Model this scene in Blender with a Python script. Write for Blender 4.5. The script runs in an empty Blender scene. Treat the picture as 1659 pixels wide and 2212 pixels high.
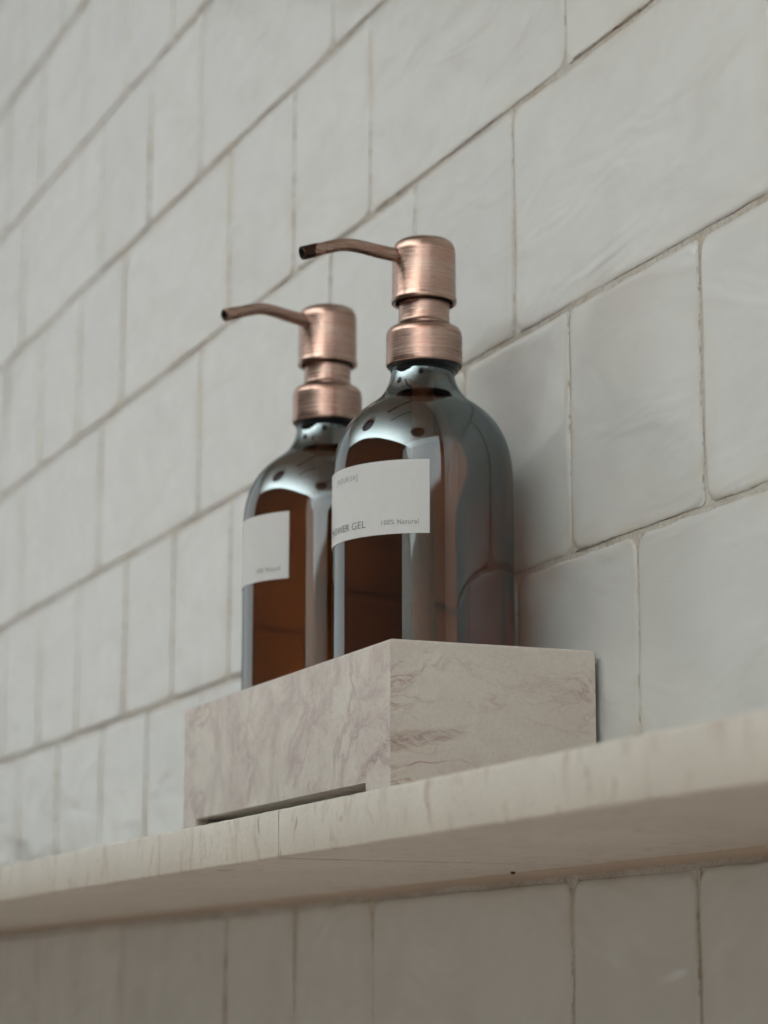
import bpy, bmesh, math, random
from mathutils import Vector, noise
random.seed(7)
S = bpy.context.scene
C = S.collection
RAD = math.radians

# ------------------------------------------------------------------ camera
cam_d = bpy.data.cameras.new('camera'); cam = bpy.data.objects.new('camera', cam_d); C.objects.link(cam)
cam.location = (.9142, -.4455, -.0708)
cam.rotation_euler = (RAD(90 + 11.312), 0, RAD(90 - 22.691))
cam_d.sensor_fit = 'HORIZONTAL'; cam_d.sensor_width = 36; cam_d.lens = 36 * 5299 / 1659
cam_d.clip_start = .01; cam_d.clip_end = 50
cam_d.dof.use_dof = True; cam_d.dof.focus_distance = .935; cam_d.dof.aperture_fstop = 15
S.camera = cam

# ------------------------------------------------------------------ world, lamps, exposure
W = bpy.data.worlds.new('World'); S.world = W; W.use_nodes = True
bg = W.node_tree.nodes['Background']; bg.inputs[0].default_value = (.05, .044, .038, 1); bg.inputs[1].default_value = 1.
def area(name, loc, rot, sx, sy, power, col, spread=180):
    d = bpy.data.lights.new(name, 'AREA'); d.shape = 'RECTANGLE'; d.size = sx; d.size_y = sy; d.energy = power; d.color = col; d.spread = RAD(spread)
    o = bpy.data.objects.new(name, d); C.objects.link(o); o.location = loc; o.rotation_euler = rot; return o
area('ceiling_bounce_fill', (.05, -1.64, .35), (RAD(180), 0, 0), 2.5, .55, 98, (.875, .94, 1.0), 115)  # added unseen lamp facing up, so the ceiling bounces light with a gradient
area('floor_bounce_fill', (0, -1.3, -.35), (0, 0, 0), 2.6, 1.0, 16, (1.0, .975, .95))  # added unseen lamp: floor bounce for shelf underside and lower tiles
area('end_wall_fill', (1.0, -1.95, .55), (0, RAD(-90), RAD(8)), .5, .5, 9, (1.0, .99, .97))  # unseen fill added to brighten the end wall, not a real fitting
area('window_lamp', (-3.0, -1.35, 1.12), (0, RAD(-90), 0), 1.9, 2.1, 8.5, (.93, .98, 1.0))
area('tray_side_fill', (1.50, -.75, .80), (0, RAD(55), 0), .75, 1.35, 3.8, (.95, .98, 1.0))  # fill added for tray side and label, stands for no real fixture
S.view_settings.view_transform = 'Standard'; S.view_settings.look = 'None'
S.view_settings.exposure = .27; S.view_settings.gamma = 1
cy = S.cycles
cy.use_denoising = True
cy.max_bounces = 14; cy.transmission_bounces = 12; cy.glossy_bounces = 6; cy.diffuse_bounces = 4
cy.sample_clamp_indirect = 4; cy.blur_glossy = .3

# ------------------------------------------------------------------ helpers
def link(o, parent=None):
    C.objects.link(o)
    if parent: o.parent = parent
    return o
def obj(name, me, m, parent=None, smooth=False):
    if isinstance(me, bmesh.types.BMesh):
        bm = me; me = bpy.data.meshes.new(name)
        bmesh.ops.recalc_face_normals(bm, faces=bm.faces[:]); bm.to_mesh(me); bm.free()
    if m: me.materials.append(m)
    if smooth:
        for p in me.polygons: p.use_smooth = True
    return link(bpy.data.objects.new(name, me), parent)
def thing(name, label, cat, loc, rz=0, group=None):
    o = bpy.data.objects.new(name, None); o.empty_display_size = .02; C.objects.link(o)
    o.location = loc; o.rotation_euler.z = rz; o['label'] = label; o['category'] = cat
    if group: o['group'] = group
    return o
def struct(o): o['kind'] = 'structure'; return o
def mesh(name, vs, fs):
    me = bpy.data.meshes.new(name); me.from_pydata(vs, [], fs); me.update(); return me
def box_bm(x0, x1, y0, y1, z0, z1, bev=0, seg=2):
    bm = bmesh.new(); bmesh.ops.create_cube(bm, size=1)
    for v in bm.verts:
        v.co = Vector((x0 + (v.co.x + .5) * (x1 - x0), y0 + (v.co.y + .5) * (y1 - y0), z0 + (v.co.z + .5) * (z1 - z0)))
    if bev: bmesh.ops.bevel(bm, geom=bm.edges[:], offset=bev, segments=seg, affect='EDGES', profile=.6)
    return bm
def autosmooth(o, ang=40):
    me = o.data
    for p in me.polygons: p.use_smooth = True
    try: me.set_sharp_from_angle(angle=RAD(ang))
    except Exception: pass
def lathe(name, prof, m, parent=None, n=96, ang=35, closed=False):
    vs, fs = [], []
    for r, z in prof:
        for i in range(n):
            a = 2 * math.pi * i / n; vs.append((r * math.cos(a), r * math.sin(a), z))
    k = len(prof)
    for j in range(k if closed else k - 1):
        j2 = (j + 1) % k
        for i in range(n):
            i2 = (i + 1) % n
            fs.append((j * n + i, j * n + i2, j2 * n + i2, j2 * n + i))
    if not closed:
        if prof[0][0] > 1e-6: fs.append(tuple(range(n))[::-1])
        if prof[-1][0] > 1e-6: fs.append(tuple((k - 1) * n + i for i in range(n)))
    bm = bmesh.new(); me = mesh(name, vs, fs); bm.from_mesh(me); bpy.data.meshes.remove(me)
    bmesh.ops.remove_doubles(bm, verts=bm.verts[:], dist=1e-7)
    o = obj(name, bm, m, parent); autosmooth(o, ang); return o
def spline(pts, n):
    out = []
    P = [pts[0]] + list(pts) + [pts[-1]]
    for i in range(1, len(P) - 2):
        for s in range(n):
            t = s / n
            a, b, c, d = [Vector(P[i - 1 + q]) for q in range(4)]
            out.append(.5 * ((2 * b) + (c - a) * t + (2 * a - 5 * b + 4 * c - d) * t * t + (3 * b - a - 3 * c + d) * t ** 3))
    out.append(Vector(pts[-1])); return out

# ------------------------------------------------------------------ materials
class NT:
    def __init__(s, name):
        s.m = bpy.data.materials.new(name); s.m.use_nodes = True; s.t = s.m.node_tree; s.n = s.t.nodes
        s.b = s.n['Principled BSDF']; s.out = s.n['Material Output']; s.co = s.n.new('ShaderNodeTexCoord')
    def L(s, a, b): s.t.links.new(a, b)
    def node(s, typ, ins={}, **props):
        n = s.n.new('ShaderNode' + typ)
        for k, v in props.items(): setattr(n, k, v)
        for k, v in ins.items():
            if hasattr(v, 'is_output'): s.L(v, n.inputs[k])
            else: n.inputs[k].default_value = v
        return n
    def mapping(s, sc=(1, 1, 1), rot=(0, 0, 0), src=None):
        return s.node('Mapping', {'Vector': src or s.co.outputs['Object'], 'Scale': sc, 'Rotation': rot}).outputs[0]
    def noise(s, vec, scale, detail=4, rough=.55, dist=0):
        return s.node('TexNoise', {'Vector': vec, 'Scale': scale, 'Detail': detail, 'Roughness': rough, 'Distortion': dist}).outputs[0]
    def ramp(s, f, stops):
        n = s.node('ValToRGB', {'Fac': f}); e = n.color_ramp.elements
        while len(e) < len(stops): e.new(.5)
        for el, (p, c) in zip(e, stops):
            el.position = p; el.color = (c, c, c, 1) if not isinstance(c, tuple) else c + (1,)
        return n.outputs[0]
    def mix(s, f, a, b, mode='MIX'):
        n = s.n.new('ShaderNodeMix'); n.data_type = 'RGBA'; n.blend_type = mode
        for k, v in ((0, f), (6, a), (7, b)):
            if hasattr(v, 'is_output'): s.L(v, n.inputs[k])
            else: n.inputs[k].default_value = v + (1,) if isinstance(v, tuple) else v
        return n.outputs[2]
    def math(s, op, a, b=0.):
        n = s.n.new('ShaderNodeMath'); n.operation = op
        for k, v in ((0, a), (1, b)):
            if hasattr(v, 'is_output'): s.L(v, n.inputs[k])
            else: n.inputs[k].default_value = v
        return n.outputs[0]
    def bump(s, h, dist, strength=1.):
        s.L(s.node('Bump', {'Height': h, 'Distance': dist, 'Strength': strength}).outputs[0], s.b.inputs['Normal'])
    def set(s, **kw):
        for k, v in kw.items():
            i = s.b.inputs[k.replace('_', ' ')]
            if hasattr(v, 'is_output'): s.L(v, i)
            else: i.default_value = v + (1,) if isinstance(v, tuple) and len(v) == 3 else v
        return s.m

def tile_material():
    t = NT('glazed_tile'); o = t.co.outputs['Object']
    rnd = t.node('ObjectInfo').outputs['Random']
    edge = t.node('Attribute', attribute_name='edge').outputs['Fac']
    n1 = t.noise(o, 22, 3); n2 = t.noise(t.mapping((13, 13, 34), (0, RAD(28), 0)), 1, 3, .6, .8); n3 = t.noise(o, 160, 3)
    base = t.mix(rnd, (.60, .615, .60), (.66, .67, .65))
    base = t.mix(t.ramp(n2, [(.42, 0.), (.72, .5)]), base, (.53, .52, .49))
    base = t.mix(t.ramp(n1, [(.35, 0.), (.7, .4)]), base, (.68, .70, .675))
    # thin glaze along the rim lets the clay tint through here and there
    rim = t.math('MULTIPLY', t.ramp(edge, [(.0, 1.), (.20, .35), (.6, 0.)]), t.ramp(n1, [(.48, .12), (.62, 1.)]))
    base = t.mix(t.math('MULTIPLY', rim, .55), base, (.50, .44, .33))
    low = t.node('Attribute', attribute_name='lower').outputs['Fac']
    base = t.mix(t.math('MULTIPLY', t.ramp(low, [(.5, 0.), (.95, 1.)]), t.ramp(t.noise(o, 30, 3), [(.4, .05), (.62, .8)])), base, (.20, .115, .075))
    base = t.mix(t.math('MULTIPLY', t.ramp(edge, [(.0, 1.), (.035, 0.)]), t.ramp(n3, [(.5, 0.), (.62, .7)])), base, (.25, .19, .13))
    pin = t.node('TexVoronoi', {'Vector': o, 'Scale': 55.}).outputs['Distance']
    base = t.mix(t.ramp(pin, [(.015, .35), (.035, 0.)]), base, (.30, .26, .2))
    h = t.math('ADD', t.math('MULTIPLY', t.noise(t.mapping((14, 14, 34), (0, RAD(24), 0)), 1, 2, .5, .9), 1.), t.math('MULTIPLY', n3, .06))
    t.bump(h, .0017)
    return t.set(Base_Color=base, Roughness=t.ramp(n1, [(.3, .13), (.7, .24)]), IOR=1.43)
def grout_material():
    t = NT('sandy_grout'); o = t.co.outputs['Object']
    n = t.noise(o, 420, 4, .7); n2 = t.noise(o, 28, 3)
    base = t.mix(t.ramp(n2, [(.4, 0.), (.65, 1.)]), (.55, .53, .485), (.43, .385, .325))
    base = t.mix(t.ramp(n, [(.45, 0.), (.7, .4)]), base, (.18, .13, .09))
    t.bump(n, .0006); return t.set(Base_Color=base, Roughness=.9)
def stone(name, base_a, base_b, vein, vein2, kind, bumpy=.00005):
    t = NT(name); o = t.co.outputs['Object']
    warp = t.node('TexNoise', {'Vector': o, 'Scale': 14., 'Detail': 4., 'Roughness': .55}).outputs['Color']
    wv = t.node('VectorMath', {0: t.node('VectorMath', {0: warp, 1: (.5, .5, .5)}, operation='SUBTRACT').outputs[0], 'Scale': .05}, operation='SCALE').outputs[0]
    p = t.node('VectorMath', {0: o, 1: wv}, operation='ADD').outputs[0]
    if kind == 'cloud':       # cloudy mauve veining
        c = t.noise(t.mapping((1, 1, .8), (0, .5, 0), p), 38, 6, .6, .6)
        base = t.mix(t.ramp(c, [(.38, 0.), (.62, 1.)]), base_a, base_b)
        v = t.noise(p, 24, 5, .62, .9)
        lines = t.ramp(t.math('ABSOLUTE', t.math('SUBTRACT', v, .5)), [(0., 1.), (.03, .45), (.08, 0.)])
        base = t.mix(t.math('MULTIPLY', lines, t.ramp(t.noise(o, 20, 2), [(.35, .1), (.6, .9)])), base, vein)
        f = t.noise(p, 95, 4, .6, .5)
        base = t.mix(t.math('MULTIPLY', t.ramp(t.math('ABSOLUTE', t.math('SUBTRACT', f, .5)), [(0., .5), (.03, 0.)]), t.ramp(c, [(.4, 0.), (.6, 1.)])), base, vein2)
    elif kind == 'sweep':     # long fine streaks that fall away towards the wall
        q = t.mapping((1, 22, 75), (RAD(20), 0, 0), p)
        v = t.noise(q, 1.6, 6, .62, .5)
        base = t.mix(t.ramp(t.noise(p, 26, 4), [(.35, 0.), (.65, 1.)]), base_a, base_b)
        band = t.ramp(t.noise(t.mapping((1, 12, 45), (RAD(20), 0, 0), p), 1., 3), [(.42, .08), (.6, 1.)])
        lines = t.ramp(t.math('ABSOLUTE', t.math('SUBTRACT', v, .5)), [(0., 1.), (.02, .4), (.06, 0.)])
        base = t.mix(t.math('MULTIPLY', lines, band), base, vein)
        base = t.mix(t.math('MULTIPLY', band, t.ramp(v, [(.5, 0.), (.66, .38)])), base, vein2)
    else:                     # slab: pale with short cut marks and flecks
        st = t.noise(t.mapping((85, 85, 26), (0, .4, 0), p), 1.3, 6, .65)
        base = t.mix(t.ramp(t.noise(p, 16, 4), [(.38, 0.), (.62, 1.)]), base_a, base_b)
        base = t.mix(t.ramp(st, [(.54, 0.), (.66, .75)]), base, vein)
        fl = t.noise(t.mapping((150, 150, 60), (0, .5, 0), p), 1., 3)
        base = t.mix(t.ramp(fl, [(.66, 0.), (.72, .7)]), base, vein2)
    if kind in ('cloud', 'sweep'):   # one brown fissured vein that turns the near corner of the tray
        xyz = t.node('SeparateXYZ', {0: t.node('VectorMath', {0: o, 1: t.node('VectorMath', {0: wv, 'Scale': .28}, operation='SCALE').outputs[0]}, operation='ADD').outputs[0]})
        X, Y, Z = xyz.outputs
        s1 = t.math('ADD', t.math('MULTIPLY', t.math('SUBTRACT', X, .124), .45), t.math('MULTIPLY', t.math('ADD', Y, .0434), .16))
        dd = t.math('SUBTRACT', t.math('SUBTRACT', Z, .0245), s1)
        win = t.math('MULTIPLY', t.ramp(t.math('ADD', t.math('MULTIPLY', X, 10.), 0.), [(.88, 0.), (.98, 1.)]), t.ramp(t.math('ADD', t.math('MULTIPLY', Y, 10.), .6), [(.40, 1.), (.50, 0.)]))
        halo = t.ramp(t.math('ABSOLUTE', t.math('MULTIPLY', dd, 100.)), [(.05, 1.), (.38, 0.)])
        str_ = t.noise(t.mapping((200, 200, 900), (0, 0, 0), p), 1., 4, .7)
        base = t.mix(t.math('MULTIPLY', t.math('MULTIPLY', halo, win), .45), base, (.36, .27, .23))
        base = t.mix(t.math('MULTIPLY', t.math('MULTIPLY', halo, win), t.ramp(str_, [(.47, 0.), (.58, .6)])), base, (.20, .12, .09))
    g = t.noise(o, 900, 2)
    base = t.mix(t.ramp(g, [(.4, 0.), (.75, .16)]), base, (.25, .2, .16))
    t.bump(t.noise(o, 260, 4, .6), bumpy * 4)
    return t.set(Base_Color=base, Roughness=.42, IOR=1.45, Subsurface_Weight=.0)
def copper(name, tip=False, warm=.5):
    t = NT(name); o = t.co.outputs['Object']
    br = t.noise(t.mapping((25, 25, 2600)), 1, 4, .7)
    br2 = t.noise(t.mapping((8, 8, 700)), 1, 3, .6)
    cl = t.noise(o, 90, 4, .6)
    base = t.mix(t.ramp(br, [(.35, 0.), (.7, 1.)]), (.30, .175, .135), (.385, .285, .24))
    base = t.mix(t.ramp(br2, [(.46, 0.), (.7, .55)]), base, (.46, .37, .31))
    base = t.mix(t.ramp(cl, [(.5, 0.), (.72, .35)]), base, (.42, .18, .12))
    rough = t.ramp(br, [(.3, .2), (.7, .32)])
    if tip:
        y = t.node('SeparateXYZ', {0: o}).outputs[1]
        j = t.math('MULTIPLY', t.math('SUBTRACT', t.noise(o, 480, 2), .5), .006)
        mk = t.math('LESS_THAN', t.math('ADD', y, j), -.0485)
        base = t.mix(mk, base, (.055, .032, .024)); 
    t.bump(br, .00006, .6)
    return t.set(Base_Color=base, Metallic=1., Roughness=rough, Anisotropic=.35)
def plain(name, col, rough=.5, metal=0., bump=0, **kw):
    t = NT(name)
    n = t.noise(t.co.outputs['Object'], 300, 3)
    c = t.mix(t.ramp(n, [(.3, 0.), (.7, 1.)]), tuple(x * .98 for x in col), tuple(min(1, x * 1.02) for x in col))
    if bump: t.bump(t.noise(t.co.outputs['Object'], 130, 4), bump)
    return t.set(Base_Color=c, Roughness=rough, Metallic=metal, **kw)
def glass_material():
    t = NT('amber_glass'); o = t.co.outputs['Object']
    n = t.noise(t.mapping((30, 30, 6)), 1, 2)
    bp = t.node('Bump', {'Height': n, 'Distance': .0004, 'Strength': .5}).outputs[0]
    fr = t.node('Fresnel', {'IOR': 2.25, 'Normal': bp}).outputs[0]
    geo = t.node('NewGeometry').outputs['Backfacing']
    fac = t.math('MULTIPLY', fr, t.math('SUBTRACT', 1., geo))
    gl = t.node('BsdfGlossy', {'Color': (.66, .79, .82, 1), 'Roughness': .015, 'Normal': bp}).outputs[0]
    z = t.node('SeparateXYZ', {0: o}).outputs[2]      # orange glow low down and dark shoulder are painted into the tint by height
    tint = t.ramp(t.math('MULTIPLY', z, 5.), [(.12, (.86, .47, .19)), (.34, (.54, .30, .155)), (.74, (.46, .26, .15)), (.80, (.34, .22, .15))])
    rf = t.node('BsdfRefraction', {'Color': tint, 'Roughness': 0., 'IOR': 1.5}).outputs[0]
    mx = t.node('MixShader', {0: fac, 1: rf, 2: gl}).outputs[0]
    t.L(mx, t.out.inputs['Surface']); return t.m
def gel_material():
    t = NT('clear_gel')
    rf = t.node('BsdfRefraction', {'Color': (.84, .76, .62, 1), 'Roughness': 0., 'IOR': .92}).outputs[0]
    t.L(rf, t.out.inputs['Surface']); return t.m

M_tile = tile_material(); M_grout = grout_material()
M_slab = stone('shelf_marble', (.60, .57, .50), (.55, .515, .45), (.42, .355, .285), (.25, .2, .13), 'slab')
M_cloud = stone('cloudy_marble', (.60, .565, .505), (.50, .45, .405), (.36, .28, .26), (.32, .23, .21), 'cloud')
M_sweep = stone('streaked_marble', (.61, .57, .515), (.54, .485, .43), (.37, .26, .225), (.50, .40, .36), 'sweep')
M_copper = copper('brushed_copper'); M_spout = copper('tarnished_spout_copper', True)
M_rubber = plain('black_rubber', (.012, .013, .014), .3)
M_dark = plain('dark_bore', (.008, .007, .006), .7)
M_paper = plain('label_paper', (.62, .63, .63), .55, bump=.00012)
M_ink = plain('label_ink', (.06, .06, .06), .6)
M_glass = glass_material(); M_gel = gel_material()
M_tube = plain('dip_tube_plastic', (.55, .5, .42), .4)
M_plaster = plain('painted_plaster', (.78, .76, .70), .8)
M_stucco = plain('grey_plaster', (.42, .40, .36), .8)
M_bead = plain('brown_sealant', (.40, .33, .26), .6)
M_floor = plain('terracotta_floor', (.52, .45, .40), .7)
M_black = plain('black_fitting', (.01, .01, .011), .5)

# ------------------------------------------------------------------ tiled wall
wall = struct(obj('tiled_wall', box_bm(-2.3, .75, .0010, .08, -.45, 1.12), M_grout))
def tile(x0, x1, z0, z1, seed, fine=True):
    rs = random.Random(seed)
    g = .0008
    x0 += g + rs.uniform(0, .0004); x1 -= g + rs.uniform(0, .0004); z0 += g + rs.uniform(0, .0003); z1 -= g + rs.uniform(-.0001, .0003)
    w, h = x1 - x0, z1 - z0
    step = .0045 if fine else .02
    def axis(L):
        e = [0, .0002, .0005, .0009, .0014, .002, .0028, .004, .006] if fine else [0, .001, .003]
        n = max(2, int((L - 2 * e[-1]) / step))
        return e + [e[-1] + (L - 2 * e[-1]) * i / n for i in range(1, n)] + [L - q for q in reversed(e)]
    U, V = axis(w), axis(h)
    off = Vector((rs.uniform(-9, 9), 0, rs.uniform(-9, 9)))
    tx, tz, dz = rs.uniform(-.0028, .0028), rs.uniform(-.0035, .0035), rs.uniform(-.00025, .00025)
    R = rs.uniform(.0010, .0017)
    cr = .0022
    vs, fs, ed, lo = [], [], [], []
    nu, nv = len(U), len(V)
    for j, v in enumerate(V):
        for i, u in enumerate(U):
            d = min(u, v, w - u, h - v)
            du, dv = min(u, w - u), min(v, h - v)
            if du < .008 and dv < .008:    # worn corner
                d = min(d, max(0, .008 - math.hypot(.008 - du, .008 - dv)) )
            Rt = R * (1.9 if d == h - v else 1.)      # glaze pools thin on the upper edge: a rounder nose there
            prof = 0 if d >= Rt * 1.6 else Rt * (.62 if Rt > R else .75) * (1 - math.sqrt(max(0, 1 - (1 - d / (Rt * 1.6)) ** 2)))
            P = Vector((x0 + u, 0, z0 + v))
            wav = noise.noise((P + off) * 17) * .00062 + noise.noise((P + off) * 45) * .00020
            y = prof - wav - dz + tx * (u - w / 2) + tz * (v - h / 2)
            k = max(0, 1 - d / .004)       # hand-cut outline wanders
            ox = noise.noise(Vector((v * 90, seed * 3.1, 0 if u < w / 2 else 5))) * .0005 * k + noise.noise(Vector((v * 400, seed * 1.7, 0 if u < w / 2 else 5))) * .00018 * k
            oz = noise.noise(Vector((u * 70, seed * 2.3, 9 if v < h / 2 else 14))) * .0005 * k + noise.noise(Vector((u * 350, seed * 1.3, 9))) * .00016 * k
            cxr = 0; czr = 0
            if du < cr and dv < cr:
                q = math.hypot(cr - du, cr - dv)
                if q > cr:
                    f = cr / q; cxr = (cr - du) * (1 - f); czr = (cr - dv) * (1 - f)
                    if u > w / 2: cxr = -cxr
                    if v > h / 2: czr = -czr
            vs.append((x0 + u + ox + cxr, y, z0 + v + oz + czr)); ed.append(min(1, d / .02)); lo.append(max(0., 1 - v / .0009))
    for j in range(nv - 1):
        for i in range(nu - 1):
            a = j * nu + i; fs.append((a, a + 1, a + nu + 1, a + nu))
    ring = [i for i in range(nu)] + [j * nu + nu - 1 for j in range(1, nv)] + [(nv - 1) * nu + i for i in range(nu - 2, -1, -1)] + [j * nu for j in range(nv - 2, 0, -1)]
    b0 = len(vs)
    for r in ring: vs.append((vs[r][0], .0045, vs[r][2])); ed.append(0); lo.append(1. if r < nu else 0.)
    for k in range(len(ring)):
        k2 = (k + 1) % len(ring); fs.append((ring[k2], ring[k], b0 + k, b0 + k2))
    me = mesh('tile', vs, fs)
    at = me.attributes.new('edge', 'FLOAT', 'POINT')
    at.data.foreach_set('value', ed)
    me.attributes.new('lower', 'FLOAT', 'POINT').data.foreach_set('value', lo)
    o = obj('tile', me, M_tile, wall, True)
    return o
rows = [(-.1235, -.0225, [-.985, -.882, -.779, -.675, -.576, -.376, -.270, -.166, .040, .139, .245, .35], True),
 (.0, .1061, [-.945, -.840, -.735, -.628, -.530, -.426, -.320, -.215, -.111, -.006, .099, .204, .31], True),
 (.1061, .2099, [-1.0, -.895, -.791, -.691, -.581, -.481, -.377, -.270, -.164, -.058, .045, .151, .257, .36], True),
 (.2099, .3140, [-1.07, -.858, -.646, -.436, -.223, -.113, -.006, .206, .31], True),
 (.3140, .4213, [-1.02, -.915, -.810, -.705, -.600, -.385, -.278, -.169, .046, .151, .26], True),
 (.4213, .5315, [-1.08, -.873, -.659, -.546, -.442, -.221, -.01], True),
 (.5315, .6420, [-1.04, -.935, -.829, -.716, -.601, -.502, -.39], True),
 (.6420, .7500, [-1.11, -.898, -.778, -.66, -.55], True)]
sd = 1
for z0, z1, xs, fine in rows:
    for a, b in zip(xs, xs[1:]):
        tile(a, b, z0, z1, sd, True); sd += 1
# the courses go on past the frame in the same bond
p = .1055
for r, (z0, z1, xs, _) in enumerate(rows):
    x = xs[-1]
    while x < .70:
        b = x + (2 * p if random.random() < .25 else p); b = min(b, .745)
        tile(x, b, z0, z1, sd, False); sd += 1; x = b
for r in range(3):
    z0 = .75 + r * .108; x = -1.0 - .05 * (r % 2)
    while x < .65:
        b = min(x + (2 * p if random.random() < .6 else p), .745); tile(x, b, z0, z0 + .108, sd, False); sd += 1; x = b
for r in range(2):
    z1 = -.1235 - r * .105; x = -.95 + .05 * r
    while x < .65:
        b = min(x + (2 * p if random.random() < .6 else p), .745); tile(x, b, z1 - .105, z1, sd, False); sd += 1; x = b

# ------------------------------------------------------------------ the rest of the cubicle that the glass and copper mirror
struct(obj('end_wall', box_bm(1.75, 1.85, -2.1, .08, -1.2, 1.3), M_stucco))
struct(obj('floor', box_bm(-3.1, 1.85, -2.9, .08, -1.3, -1.2), M_floor))
struct(obj('ceiling', box_bm(-1.75, 1.85, -1.52, .08, 1.15, 1.25), M_plaster))
struct(obj('far_wall', box_bm(-3.2, -3.1, -2.5, .08, -1.2, 2.3), M_plaster))
for k, (x, y) in enumerate([(-.62, -.90), (.96, -.63)]):
    t = thing('ceiling_light', ['unlit round black ceiling light over the far part of the shelf', 'unlit round black ceiling light over the near part of the shelf'][k], 'ceiling light', (x, y, 1.10), 0, 'unlit round ceiling lights')
    lathe('bezel', [(.165, .0), (.19, .002), (.2, .008), (.2, .03), (.17, .04)], M_black, t, 48)
    lathe('diffuser', [(0, .001), (.15, -.003), (.166, .0), (.166, .004), (0, .006)], M_black, t, 48)
t = thing('ceiling_rail', 'slim straight black rail under the ceiling above the bottles', 'rail', (.085, -.49, 1.08), math.atan2(.40, .09))
obj('rail_bar', box_bm(-.22, .22, -.011, .011, 0, .02, .003), M_black, t)
for x in (-.2, .2): obj('rail_mount', box_bm(x - .008, x + .008, -.008, .008, .0205, .068, .002), M_black, t)

# ------------------------------------------------------------------ shelf
shelf = thing('marble_shelf', 'long pale veined marble shelf running along the white tiled wall', 'shelf', (0, 0, 0))
def slab(x0, x1, sd):
    bm = box_bm(x0, x1, -.1275, .0005, -.0182, 0)
    n = int((x1 - x0) / .004)
    es = [e for e in bm.edges if abs((e.verts[0].co - e.verts[1].co).x) > .01]
    bmesh.ops.bevel(bm, geom=[e for e in es if e.verts[0].co.y < -.1], offset=.0011, segments=3, affect='EDGES', profile=.5)
    es = [e for e in bm.edges if abs((e.verts[0].co - e.verts[1].co).x) > .01]
    bmesh.ops.subdivide_edges(bm, edges=es, cuts=n, use_grid_fill=True)
    for v in bm.verts:
        if v.co.y < -.12:
            v.co.y += noise.noise(Vector((v.co.x * 25, sd, v.co.z * 60))) * .0004
            v.co.z += noise.noise(Vector((v.co.x * 120, sd, 3))) * .00022 + max(0, noise.noise(Vector((v.co.x * 300, 7, 3))) - .45) * .0012 * (-1 if v.co.z > -.009 else 1)
    o = obj('slab', bm, M_slab, shelf); autosmooth(o, 35); return o
slab(-1.7, .0517, 1); slab(.0522, .75, 2)
def bead():
    vs, fs = [], []; N = 700; K = 6
    for i in range(N + 1):
        x = -1.2 + 1.9 * i / N
        w = .0020 + noise.noise(Vector((x * 30, 0, 0))) * .0012 + noise.noise(Vector((x * 160, 4, 0))) * .0009
        hh = .0038 + noise.noise(Vector((x * 22, 7, 0))) * .0016 + noise.noise(Vector((x * 130, 2, 0))) * .0010
        for k in range(K + 1):
            a = math.pi / 2 * k / K
            vs.append((x, .0015 - w * (1 - math.sin(a)) - .0012 , -.0179 - hh * (1 - math.cos(a))))
    for i in range(N):
        for k in range(K):
            a = i * (K + 1) + k; fs.append((a, a + K + 1, a + K + 2, a + 1))
    obj('sealant_bead', mesh('sealant_bead', vs, fs), M_bead, shelf, True)
bead()
bm = bmesh.new(); bmesh.ops.create_icosphere(bm, subdivisions=3, radius=.0009)
for v in bm.verts: v.co *= 1 + .5 * noise.noise(v.co * 900); v.co.x *= 1.3
for v in bm.verts: v.co += Vector((-.001, -.0058, -.0184))
obj('sealant_lump', bm, M_dark, shelf, True)

# ------------------------------------------------------------------ tray
TX0, TX1, TY0, TY1, TZ, TT = -.180, .068, -.0891, -.0023, .0643, .0055
tray = thing('marble_tray', 'rectangular pinkish marble tray with mitred corners holding two amber bottles', 'tray', (-.056, -.0457, 0))
def panel(name, outer, inner, m, sharp_bev=.0013):
    """outer and inner: matching loops of points; a solid between them"""
    n = len(outer); bm = bmesh.new()
    a = [bm.verts.new(q) for q in outer]; b = [bm.verts.new(q) for q in inner]
    bm.faces.new(a); bm.faces.new(b[::-1])
    for i in range(n): bm.faces.new((a[i], b[i], b[(i + 1) % n], a[(i + 1) % n]))
    bmesh.ops.recalc_face_normals(bm, faces=bm.faces[:])
    def rim(e):
        p, q = e.verts[0].co, e.verts[1].co
        return abs(p.z - TZ) < 1e-5 and abs(q.z - TZ) < 1e-5 and max(abs(p.x - q.x), abs(p.y - q.y)) > .02
    bmesh.ops.bevel(bm, geom=[e for e in bm.edges if rim(e)], offset=sharp_bev, segments=4, affect='EDGES', profile=.5)
    for v in bm.verts: v.co -= Vector((-.056, -.0457, 0))
    o = obj(name, bm, m, tray); autosmooth(o, 40); return o
fx = [(TX0, 0), (-.1604, 0), (-.1604, .0118), (.0437, .0118), (.0437, 0), (TX1, 0), (TX1, TZ), (TX0, TZ)]
def inx(x): return x + TT if abs(x - TX0) < 1e-6 else x - TT if abs(x - TX1) < 1e-6 else x
g = .00005
panel('front_panel', [(x, TY0, z) for x, z in fx], [(inx(x), TY0 + TT, z) for x, z in fx], M_cloud)
panel('back_panel', [(x, TY1, z) for x, z in ((TX0, 0), (TX1, 0), (TX1, TZ), (TX0, TZ))], [(inx(x), TY1 - TT, z) for x, z in ((TX0, 0), (TX1, 0), (TX1, TZ), (TX0, TZ))], M_cloud)
for sx, s in ((TX1, -1), (TX0, 1)):
    panel('side_panel', [(sx, TY0 + g, 0), (sx, TY1 - g, 0), (sx, TY1 - g, TZ), (sx, TY0 + g, TZ)],
          [(sx + s * TT, TY0 + TT + g, 0), (sx + s * TT, TY1 - TT - g, 0), (sx + s * TT, TY1 - TT - g, TZ), (sx + s * TT, TY0 + TT + g, TZ)], M_sweep if s < 0 else M_cloud)
bm = box_bm(TX0 + TT + .0003, TX1 - TT - .0003, TY0 + TT + .0003, TY1 - TT - .0003, .0122, .0185, .0004)
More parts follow.
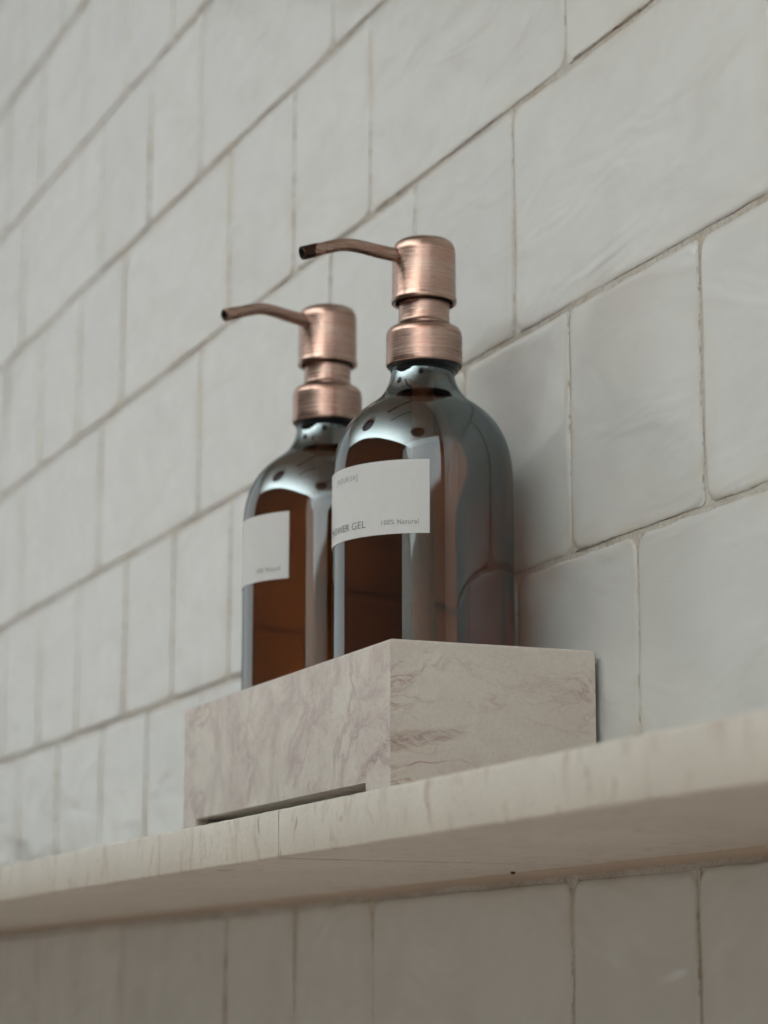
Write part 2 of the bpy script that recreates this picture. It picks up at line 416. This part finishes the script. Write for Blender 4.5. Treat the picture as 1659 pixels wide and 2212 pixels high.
for v in bm.verts: v.co -= Vector((-.056, -.0457, 0))
obj('base', bm, M_cloud, tray)

# ------------------------------------------------------------------ lettering
def lettering(txt, height, width, ang_end, z, R, parent, spacing=1., end=True, bold=0.):
    cu = bpy.data.curves.new('lettering', 'FONT'); cu.body = txt; cu.size = 1; cu.space_character = spacing; cu.resolution_u = 4; cu.offset = bold - .006
    to = bpy.data.objects.new('lettering', cu); C.objects.link(to)
    dg = bpy.context.evaluated_depsgraph_get(); dg.update()
    me = bpy.data.meshes.new_from_object(to.evaluated_get(dg))
    bpy.data.objects.remove(to); 
    xs = [v.co.x for v in me.vertices]; ys = [v.co.y for v in me.vertices]
    x0, x1 = min(xs), max(xs); cap = .729
    kx = width / (x1 - x0); kz = height / cap
    for v in me.vertices:
        a = RAD(ang_end) - (x1 - v.co.x) * kx / R
        y = v.co.y * kz
        v.co = (R * math.cos(a), R * math.sin(a), z + y)
    me.materials.clear(); me.materials.append(M_ink)
    return link(bpy.data.objects.new('lettering', me), parent)

# ------------------------------------------------------------------ dispensers
BZ = .0185
outer = [(.0, .0225), (.022, .0205), (.030, .0188), (.0345, .0190), (.0365, .0208), (.0375, .0240), (.0375, .060), (.0375, .100), (.0375, .140)]
sh = [(.0375, .1405), (.0374, .1455), (.0366, .1520), (.0348, .1585), (.0318, .1645), (.0280, .1692), (.0240, .1727), (.0203, .1754), (.0175, .1779), (.0155, .1808), (.0142, .1838), (.0134, .1870), (.0130, .1900), (.01295, .1925)]
sp = spline([(r, 0, z) for r, z in sh], 6)
outer += [(v.x, v.z) for v in sp]
tops = [(.0130, .1932), (.0140, .1936), (.0140, .1950), (.0133, .1954)]
def bottle_profile():
    th = .0024
    inner = [(max(.0, r - th) if r > 0 else 0, z + (.004 if z < .024 else -.0003 if r < .037 else 0)) for r, z in outer]
    return inner
def make_dispenser(x, label, rz, texts, lab_a0, lab_a1, spout_mat):
    t = thing('soap_dispenser', label, 'soap dispenser', (x, -.0457, BZ - .0188), rz, 'amber soap dispensers in the marble tray')
    inner = bottle_profile()
    prof = outer + tops + [(.0120, .1954), (.0105, .1954), (.0103, .1900), (0, .1898)]
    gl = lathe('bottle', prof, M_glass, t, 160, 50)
    # gel: fills the bottle up to the shoulder, slightly inside the inner wall
    lvl = .186
    gp = [(max(0, r - .00015) if r > 0 else 0, z + (.0002 if z < .03 else 0)) for r, z in inner if z < lvl]
    gp += [(gp[-1][0] - .0001, lvl + .0005), (0, lvl)]
    lathe('gel', gp, M_gel, gl, 128, 50)
    # label: a curved paper strip with thickness
    R = .03765; n = 72; vs, fs = [], []
    z0, z1 = .1131, .1432
    for rr in (R, R + .00014):
        for i in range(n + 1):
            a = RAD(lab_a0 + (lab_a1 - lab_a0) * i / n)
            for z in (z0, z1): vs.append((rr * math.cos(a), rr * math.sin(a), z))
    m = 2 * (n + 1)
    for i in range(n):
        a = 2 * i
        fs += [(m + a, m + a + 2, m + a + 3, m + a + 1), (a + 1, a + 3, a + 2, a), (a, a + 2, m + a + 2, m + a), (a + 3, a + 1, m + a + 1, m + a + 3)]
    fs += [(0, m, m + 1, 1), (2 * n + 1, m + 2 * n + 1, m + 2 * n, 2 * n)]
    lb = obj('label', mesh('label', vs, fs), M_paper, t); autosmooth(lb, 30)
    for a in texts: lettering(a[0], a[1], a[2], a[3], a[4], R + .00022, lb, a[5], True, a[6] if len(a) > 6 else 0.)
    # pump
    z = .2617 - .0708 - .0185 + .0188   # not used for glass; height of the collar rim above the tray
    cz = .1912
    n0 = set(t.children)
    lathe('gasket', [(.0115, cz - .0030), (.0132, cz - .0030), (.0138, cz - .0024), (.0132, cz - .0017), (.0139, cz - .0010), (.0146, cz - .0004), (.0146, cz + .0012), (.0115, cz + .0012)], M_rubber, t, 96, closed=True)
    lathe('collar', [(.0147, cz + .0008), (.0149, cz), (.0153, cz - .0002), (.0156, cz + .0003), (.0156, cz + .0022), (.01553, cz + .0026), (.01553, cz + .0128), (.0152, cz + .0148), (.0142, cz + .0161), (.0128, cz + .0168), (.0108, cz + .0171), (.0100, cz + .0171), (.0100, cz + .0008)], M_copper, t, 128, 30, closed=True)
    s = lathe('stem_sleeve', [(.0090, cz + .0165), (.01095, cz + .0165), (.0110, cz + .0182), (.0106, cz + .0187), (.0104, cz + .0195), (.0104, cz + .0310), (.0090, cz + .0310)], M_copper, t, 96, 30, closed=True)
    hz = cz + .0276
    lathe('pump_head', [(.0118, hz + .004), (.0118, hz), (.0127, hz - .0004), (.0133, hz - .0002), (.0135, hz + .0006), (.01335, hz + .0016), (.0131, hz + .0024), (.01305, hz + .0215), (.0128, hz + .0238), (.0120, hz + .0256), (.0106, hz + .0268), (.0080, hz + .0276), (.004, hz + .0280), (0, hz + .0281), (0, hz + .02)], M_copper, t, 128, 30)
    lathe('head_cavity', [(.0105, hz + .0035), (.01165, hz + .0005), (.0117, hz + .0042), (.0105, hz + .0045)], M_dark, t, 64, closed=True)
    # spout: bent hollow tube
    a0 = hz + .0198
    path = spline([(0, -.010, a0 - .0002), (0, -.020, a0 + .0007), (0, -.028, a0 + .0017), (0, -.0335, a0 + .0019), (0, -.0385, a0 + .0010), (0, -.0455, a0 - .0014), (0, -.0535, a0 - .0042)], 7)
    vs, fs = [], []; n = 40
    rings = []
    def ring(pt, tan, r):
        side = Vector((1, 0, 0)); up = side.cross(tan).normalized(); b = len(vs)
        for i in range(n):
            q = 2 * math.pi * i / n; vs.append(tuple(pt + side * (r * math.cos(q)) + up * (r * math.sin(q))))
        rings.append(b)
    for i, pt in enumerate(path):
        tan = (path[min(i + 1, len(path) - 1)] - path[max(i - 1, 0)]).normalized()
        u = i / (len(path) - 1); ring(pt, tan, .00305 - .00035 * min(1, u * 2) + (.0002 if u > .85 else 0))
    tan = (path[-1] - path[-2]).normalized()
    ring(path[-1] + tan * .0003, tan, .00265); ring(path[-1] + tan * .0001, tan, .00215); 
    for a, b in zip(rings, rings[1:]):
        for i in range(n): fs.append((a + i, a + (i + 1) % n, b + (i + 1) % n, b + i))
    so = obj('spout', mesh('spout', vs, fs), spout_mat, t, True)
    vs, fs, rings = [], [], []
    for k in range(4):
        ring(path[-1] + tan * (.0001 - .0035 * k), tan, .00217)
    for a, b in zip(rings, rings[1:]):
        for i in range(n): fs.append((a + i, b + i, b + (i + 1) % n, a + (i + 1) % n))
    fs.append(tuple(rings[-1] + i for i in range(n)))
    obj('bore', mesh('bore', vs, fs), M_dark, so)
    for ch in t.children:
        if ch not in n0: ch.location.y += .0008; ch.scale = (1.03, 1.03, 1)
    lathe('dip_tube', [(.0025, .026), (.0032, .026), (.0032, .19), (.0025, .19)], M_tube, t, 24, closed=True)
    return t
make_dispenser(0, 'nearer amber glass pump bottle whose white label shows SHOWER GEL', 0,
    [('100% Natural', .0021, .0154, -26.4, .1169, 1.12, .0), ('SHOWER GEL', .0031, .0290, -61.2, .1167, 1.0), ('[NOURISH]', .0023, .0152, -68.2, .1371, 1.35)], -122, -19.6, M_spout)
make_dispenser(-.1115, 'farther amber glass pump bottle, its label turned away with only 100% Natural visible', RAD(11),
    [('100% Natural', .0021, .0148, -64.0, .1169, 1.12)], -160, -57.5, M_copper)
